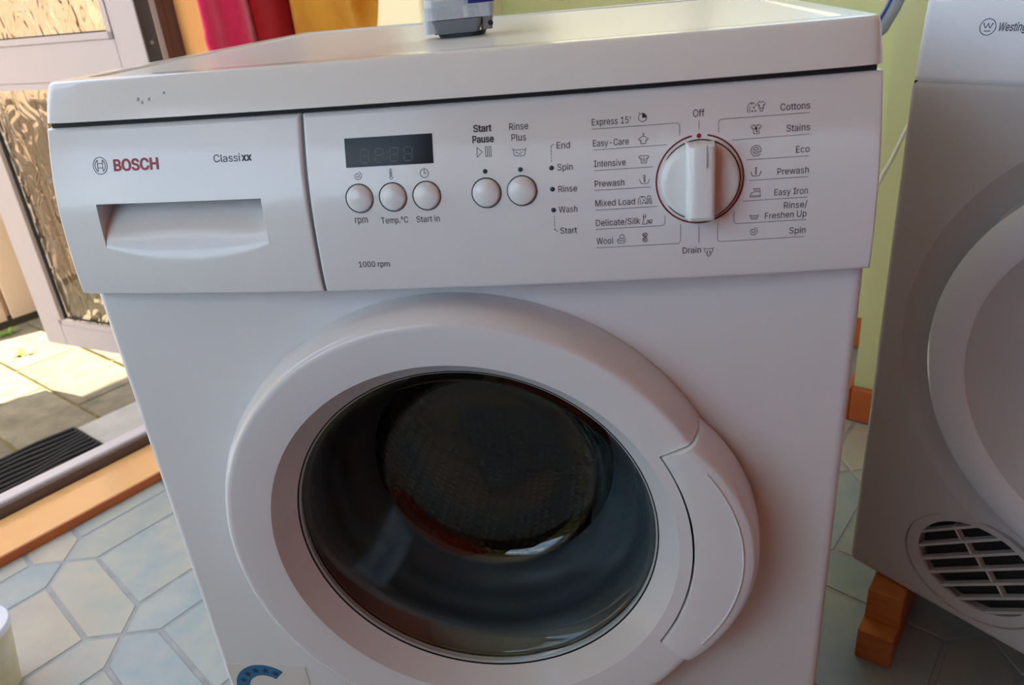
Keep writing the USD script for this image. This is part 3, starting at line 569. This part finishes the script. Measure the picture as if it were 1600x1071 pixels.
def rout(t): return .2222 + .0195 * np.cos(np.radians(t) / np.radians(HA) * PI / 2) ** 0.9
secs = []
for t in th:
    ro = rout(t); ri = .1882; k = (ro - ri) / .052
    g = np.clip((HA - abs(t)) / 2.0, 0, 1) * .0008
    P_ = [(ri, -.008), (ri, -.0372), (ri + .0010, -.0384), (ri + .012 * k, -.0415), (ro - .0165, -.0452), (ro - .0100, -.0448), (ro - .0060, -.0420), (ro - .0028, -.0355), (ro - .0008, -.0260), (ro, -.0150), (ro, -.0060)]
    c, s = math.cos(math.radians(t)), math.sin(math.radians(t))
    secs.append([(DX + r * c, y - g, DZ + r * s) for r, y in P_])
Sx = np.array(secs); ns, nk = Sx.shape[:2]; V = Sx.reshape(-1, 3); F = []
for i in range(ns - 1):
    for j in range(nk):
        a, b = i * nk + j, i * nk + (j + 1) % nk; F += [[a, b, b + nk], [a, b + nk, a + nk]]
for e in (0, ns - 1):
    c = len(V); V = np.vstack([V, V[e * nk:(e + 1) * nk].mean(0)])
    for j in range(nk): F.append([c, e * nk + j, e * nk + (j + 1) % nk])
hm = trimesh.Trimesh(V, np.array(F), process=True); hm.fix_normals()
hd = obj('door_handle', hm, white_door, wm, smooth=32)
bd = [(DX + (rout(t) - .0165) * math.cos(math.radians(t)), -.0456 - .0006, DZ + (rout(t) - .0165) * math.sin(math.radians(t))) for t in np.linspace(-24, 24, 60)]
obj('raised_line', sweep(bd, .0009, 8), white_door, hd, smooth=True)
obj('door_backing', prism_y(Polygon(np.vstack([arc(DX, DZ, .1868, -HA, HA, 40), arc(DX, DZ, .220, HA, -HA, 20)])), -.0065, -.0045), seam, wm)
gl = [(.1600, -.0118), (.1545, -.0135), (.149, -.008), (.140, .012), (.126, .045), (.114, .072), (.106, .083), (.094, .0885), (.060, .0905), (0.0, .0912)]
gi = [(0.0, .0962), (.061, .0954), (.096, .0932), (.1095, .0872), (.119, .0745), (.131, .047), (.145, .014), (.153, -.002), (.1600, -.004)]
obj('door_glass', lathe(gl + gi, DX, DZ, 128), glass, wm, smooth=60)
obj('glass_rim', lathe([(.1596, -.0126), (.1606, -.0128), (.1610, -.004), (.1590, -.002)], DX, DZ, 128), seam, wm)
obj('door_gasket', lathe([(.174, .000), (.166, .006), (.167, .014), (.153, .024), (.149, .034), (.152, .042), (.146, .050), (.141, .058), (.142, .066), (.134, .073), (.125, .083), (.121, .094), (.124, .098), (.160, .098), (.174, .080), (.1745, .020)], DX, DZ, 96), rubber, wm, smooth=80)
drm = obj('drum', lathe([(.150, .086), (.236, .088), (.238, .10), (.238, .41), (.20, .43), (0.0, .425), (0.0, .435), (.205, .44), (.243, .415), (.243, .084), (.150, .082)], DX, DZ, 96), drum_mat, wm, smooth=40)
for k, a in enumerate((70, 180, 300)):
    t = np.linspace(0, 1, 20); pts = []
    m = m3.Manifold.batch_hull([m3.Manifold.sphere(rr_, 20).translate([x, y, 0]) for x, y, rr_ in ((.232, .13, .022), (.232, .39, .022), (.195, .16, .010), (.195, .37, .010))]).rotate([0, -a, 0]).translate([DX, 0, DZ])
    obj('lifter', tm(m), lifter_mat, drm, smooth=40)

# energy sticker, lower left of the front
sticker = obj('energy_label', bx(-.2945, -.2060, -.0006, .0002, .150, .2612), mat('sticker_film', S(222, 222, 217), .4), wm, label='clear sticker with a blue starred arc')
def flat(g, h, y):
    m = extr(g, h); v = np.array(m.vertices); return trimesh.Trimesh(np.stack([v[:, 0], y - v[:, 2], v[:, 1]], 1), m.faces, process=False)
sc, sz_, ro_, ri_ = -.2555, .2270, .0345, .0195
band = Polygon(np.vstack([arc(sc, sz_, ro_, 48, 200, 50), arc(sc, sz_, ri_, 200, 48, 40)]))
obj('blue_arc', flat(band, .0002, -.0006), mat('sticker_blue', S(30, 108, 150), .45), sticker, smooth=False)
navy = mat('sticker_navy', S(14, 30, 78), .45)
def star(cx, cz, r): return Polygon([(cx + (r if i % 2 == 0 else r * .42) * math.sin(i * PI / 5), cz + (r if i % 2 == 0 else r * .42) * math.cos(i * PI / 5)) for i in range(10)])
for a in (58, 82, 106, 131, 156, 180):
    obj('star', flat(star(sc + .027 * math.cos(math.radians(a)), sz_ + .027 * math.sin(math.radians(a)), .0042), .0003, -.0008), navy, sticker, smooth=False)

# ------------------------------------------------------------------ gadget on the lid
GXc, GYc = -.0095, .195
dv = np.array([GXc - C[0], GYc - C[1]]); ga = math.atan2(dv[1], dv[0]) - PI / 2 + .06
gd = thing('plastic_gadget', 'small clear and grey plastic gadget with a blue top standing on the washing machine', 'gadget', (GXc, GYc, .8462), ga, world_mesh=False)
grey_pl = mat('gadget_grey', S(112, 118, 122), .35)
obj('foot', tm(m3.Manifold.cylinder(.0035, .0205, .0225, 48).translate([.001, .006, 0])), mat('gadget_foot', S(48, 54, 60), .45), gd, smooth=30)
def rbox2(x0, x1, y0, y1, z0, z1, r=.006, taper=0.0):
    return tm(m3.Manifold.batch_hull([m3.Manifold.cylinder(.0005, r, r, 24).translate([x, y, z]) for z, k in ((z0, taper), (z1 - .0005, 0)) for x in (x0 + r + k, x1 - r - k) for y in (y0 + r + k, y1 - r - k)]))
obj('tray', rbox2(-.0275, .0185, -.018, .024, .0036, .0150, .005, .003), grey_pl, gd)
obj('side_lug', [rbox2(.0165, .0295, -.015, .020, .0045, .0255, .004, .002)], mat('gadget_lug', S(128, 122, 120), .35), gd)
obj('screw_hole', tm(cyl_man(.0023, .0012, (.0255, -.0158, .0095), 'y', 24)), seam, gd)
oc = rbox2(-.0305, .0300, -.0195, .0255, .0040, .0345, .007, .004); ic = rbox2(-.0285, .0280, -.0175, .0235, .0150, .0330, .006, .001)
def MM(m): return m3.Manifold(m3.Mesh(np.array(m.vertices, np.float32), np.array(m.faces, np.uint32)))
obj('clear_housing', tm(MM(rbox2(-.0310, .0305, -.0205, .0265, .0155, .0330, .007)) - MM(rbox2(-.0292, .0287, -.0187, .0247, .0150, .0340, .006))), clear_pl, gd)
obj('front_shell', rbox2(-.0318, -.0225, -.0180, .0200, .0045, .0255, .0040, .0025), mat('gadget_pale', S(186, 190, 192), .3), gd)
obj('mechanism', [rbox2(-.020, .013, -.004, .016, .0150, .0205, .002), rbox2(-.022, -.008, -.010, .010, .0215, .0248, .002), rbox2(.004, .016, -.008, .012, .0225, .0250, .002)], mat('gadget_dark', S(84, 80, 84), .3), gd)
obj('inner_cover', rbox2(-.024, .022, .006, .022, .0152, .0300, .003), mat('gadget_inner', S(168, 166, 166), .25), gd)
obj('pin', tm(m3.Manifold.cylinder(.0055, .0022, .0022, 16).translate([-.001, -.013, .0150])), mat('gadget_red', S(150, 40, 44), .4), gd)
obj('pin', tm(m3.Manifold.cylinder(.0090, .0024, .0024, 16).translate([.0045, -.012, .0160])), cream, gd)
obj('pale_top', rbox2(-.0300, .0040, -.0205, .0265, .0325, .0500, .006), mat('gadget_pale_top', S(186, 186, 190), .3), gd)
obj('blue_top', rbox2(.0020, .0308, -.0209, .0270, .0268, .0560, .007), mat('gadget_blue', S(24, 40, 110), .35), gd, label='navy blue top')

# ------------------------------------------------------------------ the dryer
DA = math.atan2(-.731, .682)
dy = thing('clothes_dryer', 'white clothes dryer raised on timber blocks beside the washing machine', 'clothes dryer', (.4357, .3728, .10), DA, world_mesh=False)
DW_, DD_ = .598, .535                      # local: x along the front, y into the machine, z up
dry_steel = mat('dryer_enamel', S(196, 194, 194), .34); dry_pl = mat('dryer_plastic', S(228, 230, 234), .15, coat_weight=.5, coat_roughness=.05)
bodyd = m3.Manifold.batch_hull([m3.Manifold.sphere(.010, 24).translate([x, y, z]) for x in (.010, DW_ - .010) for y in (.010, DD_ - .01) for z in (.010, .6475)])
VX, VZ, VA, VB = .158, .085, .0845, .0718
ell = cyl_man(1.0, .03, (0, 0, 0), 'y', 72).scale([VA, 1, VB]).translate([VX, -.003, VZ])
ell2 = cyl_man(1.0, .10, (0, 0, 0), 'y', 72).scale([VA * .83, 1, VB * .82]).translate([VX + .002, -.003, VZ + .004])
dcx, dcz = .298, .380
dish = m3.Manifold.cylinder(.02, .268, .236, 96).rotate([-90, 0, 0]).translate([dcx, -.0005, dcz])
obj('cabinet', tm(bodyd - ell.translate([0, -.021, 0]) - ell2 - dish), dry_steel, dy, smooth=30)
obj('top_seam', bx(.004, DW_ - .004, .003, DD_ - .003, .645, .655), seam, dy)
pan = m3.Manifold.batch_hull([m3.Manifold.sphere(.010, 24).translate([x, y, z]) for x in (.0115, DW_ - .0115) for y, z in ((.0095, .6605), (.026, .838), (DD_ - .01, .6605), (DD_ - .01, .838))])
obj('control_panel', tm(pan), dry_pl, dy, smooth=30)
def on_pan(m, y0=-.0006):
    v = np.array(m.vertices); zl = v[:, 1]; y = -.0004 + (zl - .6605) * (.0165 / .1775)
    return trimesh.Trimesh(np.stack([v[:, 0], y - v[:, 2] - .0002, zl], 1), m.faces, process=False)
wink = mat('dryer_print', S(84, 92, 106), .45)
t = meshkit.text_mesh('Westinghouse', .0072, .0001, True); t.vertices[:, 0] = .0790 + (t.vertices[:, 0] - t.bounds[0, 0]) * (.0445 / (t.bounds[1, 0] - t.bounds[0, 0])) + .12 * t.vertices[:, 1]; t.vertices[:, 1] += .7038
obj('brand_lettering', on_pan(t), wink, dy, smooth=False)
wx, wz = .0694, .7073
wem = strokes([arc(wx, wz, .0074, 0, 360, 50), [(wx - .0040, wz + .0026), (wx - .0022, wz - .0010), (wx, wz + .0026), (wx + .0022, wz - .0010), (wx + .0040, wz + .0026)], [(wx - .0028, wz - .0036), (wx + .0028, wz - .0036)]], .0008, [arc(wx + d, wz + .0029, .0008, 0, 360, 8) for d in (-.004, 0, .004)])
obj('emblem', on_pan(extr(wem, .0001)), wink, dy, smooth=False)
# door ring and inner bowl
obj('door_ring', lathe([(.186, -.016), (.190, -.020), (.205, -.022), (.220, -.020), (.229, -.013), (.231, .000), (.231, .018), (.186, .018)], dcx, dcz, 128), dry_pl, dy, smooth=40)
obj('door_panel', lathe([(.187, -.016), (.184, -.014), (.150, .004), (.140, .006), (0, .008), (0, .02), (.187, .02)], dcx, dcz, 128, closed=False), dry_steel, dy, smooth=30)
# vent grille: oval frame with slanted louvres and short mullions
obj('vent_frame', tm(cyl_man(1.0, .012, (0, 0, 0), 'y', 72).scale([VA * .985, 1, VB * .985]).translate([VX, .002, VZ]) - cyl_man(1.0, .03, (0, 0, 0), 'y', 72).scale([VA * .83, 1, VB * .82]).translate([VX + .002, -.003, VZ + .004])), dry_steel, dy, smooth=30)
obj('vent_shade_plate', tm(cyl_man(1.0, .003, (0, 0, 0), 'y', 48).scale([VA * .84, 1, VB * .83]).translate([VX + .002, .0155, VZ + .004])), seam, dy)  # flat black plate close behind the louvres, painted as the shade inside
va = math.atan(.733); inner = affinity.scale(Point(0, 0).buffer(1, quad_segs=24), VA * .84, VB * .83); inner = affinity.translate(inner, VX + .002, VZ + .004)
u = np.array([math.cos(va), math.sin(va)]); nrm = np.array([-u[1], u[0]])
for k, c in enumerate((.252, .2295, .2065, .1835, .1605, .1375, .1150)):
    c0 = np.array([.158, c - .1]); l = LineString([c0 - u * .15, c0 + u * .15]).intersection(inner)
    if l.is_empty or l.length < .01: continue
    q = np.array(l.coords); a_, b_ = q[0], q[-1]; h = .0016
    V = np.array([[*(p + s * nrm * h)] for p in (a_, b_) for s in (-1, 1)])
    poly = Polygon([V[0], V[2], V[3], V[1]])
    m = extr(poly, .010); v = np.array(m.vertices); sl = trimesh.Trimesh(np.stack([v[:, 0] + (v[:, 2]) * .0, .0030 + v[:, 2], v[:, 1]], 1), m.faces[:, ::-1], process=False)
    obj('louvre', sl, dry_steel, dy, smooth=False)
    if 0 < k < 6:
        c1 = np.array([.131 + (k - 1) * .0146, .1197 - (k - 1) * .0128]); mu = LineString([c1 - nrm * .010 + [0, .004], c1 + nrm * .010 + [0, .004]]).buffer(.0014, cap_style=2)
        m = extr(mu, .008); v = np.array(m.vertices); obj('mullion', trimesh.Trimesh(np.stack([v[:, 0], .006 + v[:, 2], v[:, 1]], 1), m.faces[:, ::-1], process=False), dry_steel, dy, smooth=False)
# timber blocks under the dryer
def block(name, label, cx, cy, ang, L, W, z0, z1):
    m = rb(-L / 2, L / 2, -W / 2, W / 2, z0, z1, .002, 2); m.apply_transform(trimesh.transformations.rotation_matrix(ang, [0, 0, 1])); m.apply_translation([cx, cy, 0])
    tag(obj(name, m, wood_block), label, 'wood block', 'timber blocks under the dryer')
fA = math.atan2(.267 - .289, .4719 - .4325)        # direction of the block's end face
bdir = np.array([-math.sin(fA), math.cos(fA)])
f1 = np.array([(.4325 + .4719) / 2, (.289 + .267) / 2]); f2 = np.array([(.4467 + .4859) / 2, (.3121 + .2898) / 2])
b1 = f1 + bdir * .09; b2 = f2 + bdir * .09
block('wood_block', 'lower timber block on the floor under the dryer corner', *b1, fA, .045, .18, 0, .050)
block('wood_block', 'upper timber block carrying the dryer corner', *b2, fA, .045, .18, .050, .100)
for lx, ly, bl_ in ((.52, .12, 'tall block under the front corner of the dryer farther from the washing machine'), (.08, .46, 'tall block under the rear corner of the dryer nearer the washing machine'), (.52, .46, 'tall block under the rear outer corner of the dryer')):
    w = np.array([.4357, .3728]) + lx * np.array([math.cos(DA), math.sin(DA)]) + ly * np.array([-math.sin(DA), math.cos(DA)])
    block('wood_block', bl_, *w, DA, .09, .09, 0, .100)

# unseen screen and cupboard added to block and redden light, as the photographer would
fs = thing('added_screen', 'added rust brown three-leaved folding screen, unseen, blocking light and reddening its bounce', 'folding screen', (.34, -.94, 0))
scr = mat('screen_lacquer', S(186, 62, 38), .6, var=.2, scale=20, color2=S(166, 52, 32))
zig = [(.07, -.90), (.25, -.98), (.43, -.90), (.61, -.98)]
for (xa, ya_), (xb, yb_) in zip(zig[:-1], zig[1:]):
    m = rb(0, math.hypot(xb - xa, yb_ - ya_) - .006, -.010, .010, .012, 1.38, .004, 2); m.apply_transform(trimesh.transformations.rotation_matrix(math.atan2(yb_ - ya_, xb - xa), [0, 0, 1])); m.apply_translation([xa, ya_, 0]); obj('leaf', m, scr, fs)
for x, y in zig: obj('foot', tm(m3.Manifold.cylinder(.014, .012, .012, 16).translate([x, y, 0])), seam, fs)
lc = thing('added_cupboard', 'added low charcoal cupboard with two doors, unseen, blocking light to the lower machine front', 'cupboard', (-.36, -1.09, 0))  # added to keep window light off the lower front
chm = mat('charcoal_paint', S(58, 50, 46), .7)
obj('body', rb(-.62, -.10, -1.22, -.965, .06, .84, .004), chm, lc); obj('plinth', bx(-.60, -.12, -1.21, -.985, 0, .062), seam, lc)
for x0, x1, hx in ((-.617, -.362, -.385), (-.358, -.103, -.335)):
    d_ = obj('door', rb(x0, x1, -.967, -.947, .07, .81, .003), chm, lc); obj('knob', tm(cyl_man(.010, .018, (hx, -.949, .56), 'y', 20)), mat('cupboard_knob' + str(hx)[-3:], S(120, 116, 110), .3), d_)

# ------------------------------------------------------------------ towels, hose, cable, bottle
def cloth(name, label, cat, mt, Y0, Y1, Z0, Z1, X0, shape, edges=None, n=(60, 110), th=.006, group=None):
    ys, zs = np.linspace(0, 1, n[0]), np.linspace(0, 1, n[1])
    def fy(gx, gz):
        return -(X0 + shape(gx, gz))
    m = grid_solid(ys, zs, lambda a, b: shape(a, b) + th / 2, lambda a, b: shape(a, b) - th / 2)
    v = np.array(m.vertices); a, b = v[:, 0], v[:, 2]
    yl, yr = (edges(b) if edges else (Y0 + 0 * b, Y1 + 0 * b))
    m2 = trimesh.Trimesh(np.stack([X0 + v[:, 1], yl + a * (yr - yl), Z0 + b * (Z1 - Z0)], 1), m.faces, process=False); m2.fix_normals()
    return tag(obj(name, room(m2), mt, smooth=60), label, cat, group)
terry = mat('crimson_terry', S(246, 30, 94), .95, var=.25, scale=60, color2=S(226, 24, 76), bump=1.0, bscale=420, sheen_weight=.4)
deep = mat('deep_red_cotton', S(186, 16, 32), .9, var=.2, scale=30, color2=S(174, 12, 26), bump=.5, bscale=500)
gold = mat('golden_cotton', S(246, 170, 54), .85, var=.25, scale=6, color2=S(226, 142, 40), bump=.3, bscale=400)
def towel_shape(a, b):
    z = .30 + b * 1.25; rim = .012 * (1 - np.abs(2 * a - 1) ** 4)
    band = -.0035 * ((z > .826) & (z < .848))
    return rim + .006 * np.sin(a * 9 + b * 3) + band
cloth('towel', 'crimson terry towel with a woven band hanging beside the doorway', 'towel', terry, 0, 0, .30, 1.55, .035, towel_shape, lambda b: (.327 - .0 * b, .452 - .06 * (b - .2)))
cloth('cloth', 'deep red plain cloth hanging between the crimson towel and the golden garment', 'cloth', deep, .449, .545, .30, 1.55, .030, lambda a, b: .008 * np.sin(a * 5 + 1) + .006 * (1 - np.abs(2 * a - 1) ** 4), lambda b: (.456 - .06 * (b - .2), .545 + 0 * b))
def gshape(a, b):
    return .020 * np.sin(a * 8 + b * 16 - 1) * (a ** .6) + .012 * np.sin(a * 17 - b * 26) * a + .020
cloth('garment', 'golden yellow cotton garment hanging in folds near the corner', 'garment', gold, .55, .80, .50, 1.6, .030, gshape, lambda b: (.53 + 0 * b, .76 + .35 * np.clip(b - .29, 0, .28) + .02 * np.sin(b * 30)))
hs = thing('drain_hose', 'grey hose with a blue stripe curving behind the washing machine', 'hose', (.45, .70, .70))
hp = np.array([(.08, .575, .60), (.13, .645, .60), (.22, .72, .60), (.36, .75, .65), (.44, .752, .715), (.4998, .75, .7714), (.5104, .75, .7812), (.5191, .75, .798), (.5259, .75, .8147), (.5334, .75, .8394), (.537, .752, .87), (.542, .765, .94), (.560, .810, 1.02), (.578, .850, 1.055), (.598, .900, 1.062)])
tt = np.linspace(0, 1, len(hp)); hsx = CubicSpline(tt, hp)(np.linspace(0, 1, 120))
obj('hose', sweep(hsx, .0115, 14), mat('hose_grey', S(150, 156, 160), .4), hs, smooth=True)
off = np.array([-.0085, -.0075, .004])
obj('stripe', sweep(hsx + off, .0022, 8), mat('hose_blue', S(28, 58, 140), .4), hs, smooth=True, label='blue stripe along the hose')
cp_ = np.array([(.62, .85, .66), (.5939, .85, .6012), (.5842, .85, .573), (.5764, .85, .5517), (.5682, .85, .5335), (.55, .84, .50), (.48, .80, .43), (.30, .72, .38)])
cx_ = CubicSpline(np.linspace(0, 1, len(cp_)), cp_)(np.linspace(0, 1, 60))
tag(obj('power_cable', sweep(cx_, .0036, 10), mat('cable_white', S(214, 214, 200), .45), smooth=True), 'white cable slung between the washing machine and the dryer', 'cable')
BX_, BY_ = -.806, .158
bt = thing('tub', 'pale yellow tapered plastic tub with a white lid standing on the floor tiles', 'tub', (BX_, BY_, 0), 0)
def stand(m):
    v = np.array(m.vertices); m2 = trimesh.Trimesh(np.stack([v[:, 0], v[:, 2], v[:, 1]], 1), m.faces[:, ::-1], process=False)
    m2.fix_normals(); m2.apply_translation([BX_, BY_, 0.0]); return m2
obj('body', stand(lathe([(0, 0), (.027, 0), (.030, .003), (.0335, .02), (.048, .106), (.0485, .110), (0, .110)], 0, 0, 48, closed=False)), mat('tub_yellow', S(206, 190, 130), .35, var=.2, scale=14, color2=S(222, 214, 186)), bt, smooth=40)
obj('lid', stand(lathe([(0, .1085), (.0500, .1085), (.0508, .1105), (.0506, .1165), (.0490, .1185), (.0440, .1170), (0, .1170)], 0, 0, 48, closed=False)), mat('tub_lid', S(226, 230, 240), .35), bt, smooth=40)
t = meshkit.text_mesh('co', .010, .0003, False); v = np.array(t.vertices); xm = t.bounds[:, 0].mean()
an = -.62 + (v[:, 0] - xm) / .042; zz_ = .045 + v[:, 1]; rr_ = np.interp(zz_, [.02, .106], [.0335, .048]) + .0001 + v[:, 2]
obj('lettering', trimesh.Trimesh(np.stack([BX_ + rr_ * np.sin(an + .95), BY_ - rr_ * np.cos(an + .95), zz_], 1), t.faces, process=False), ink, bt, smooth=False)
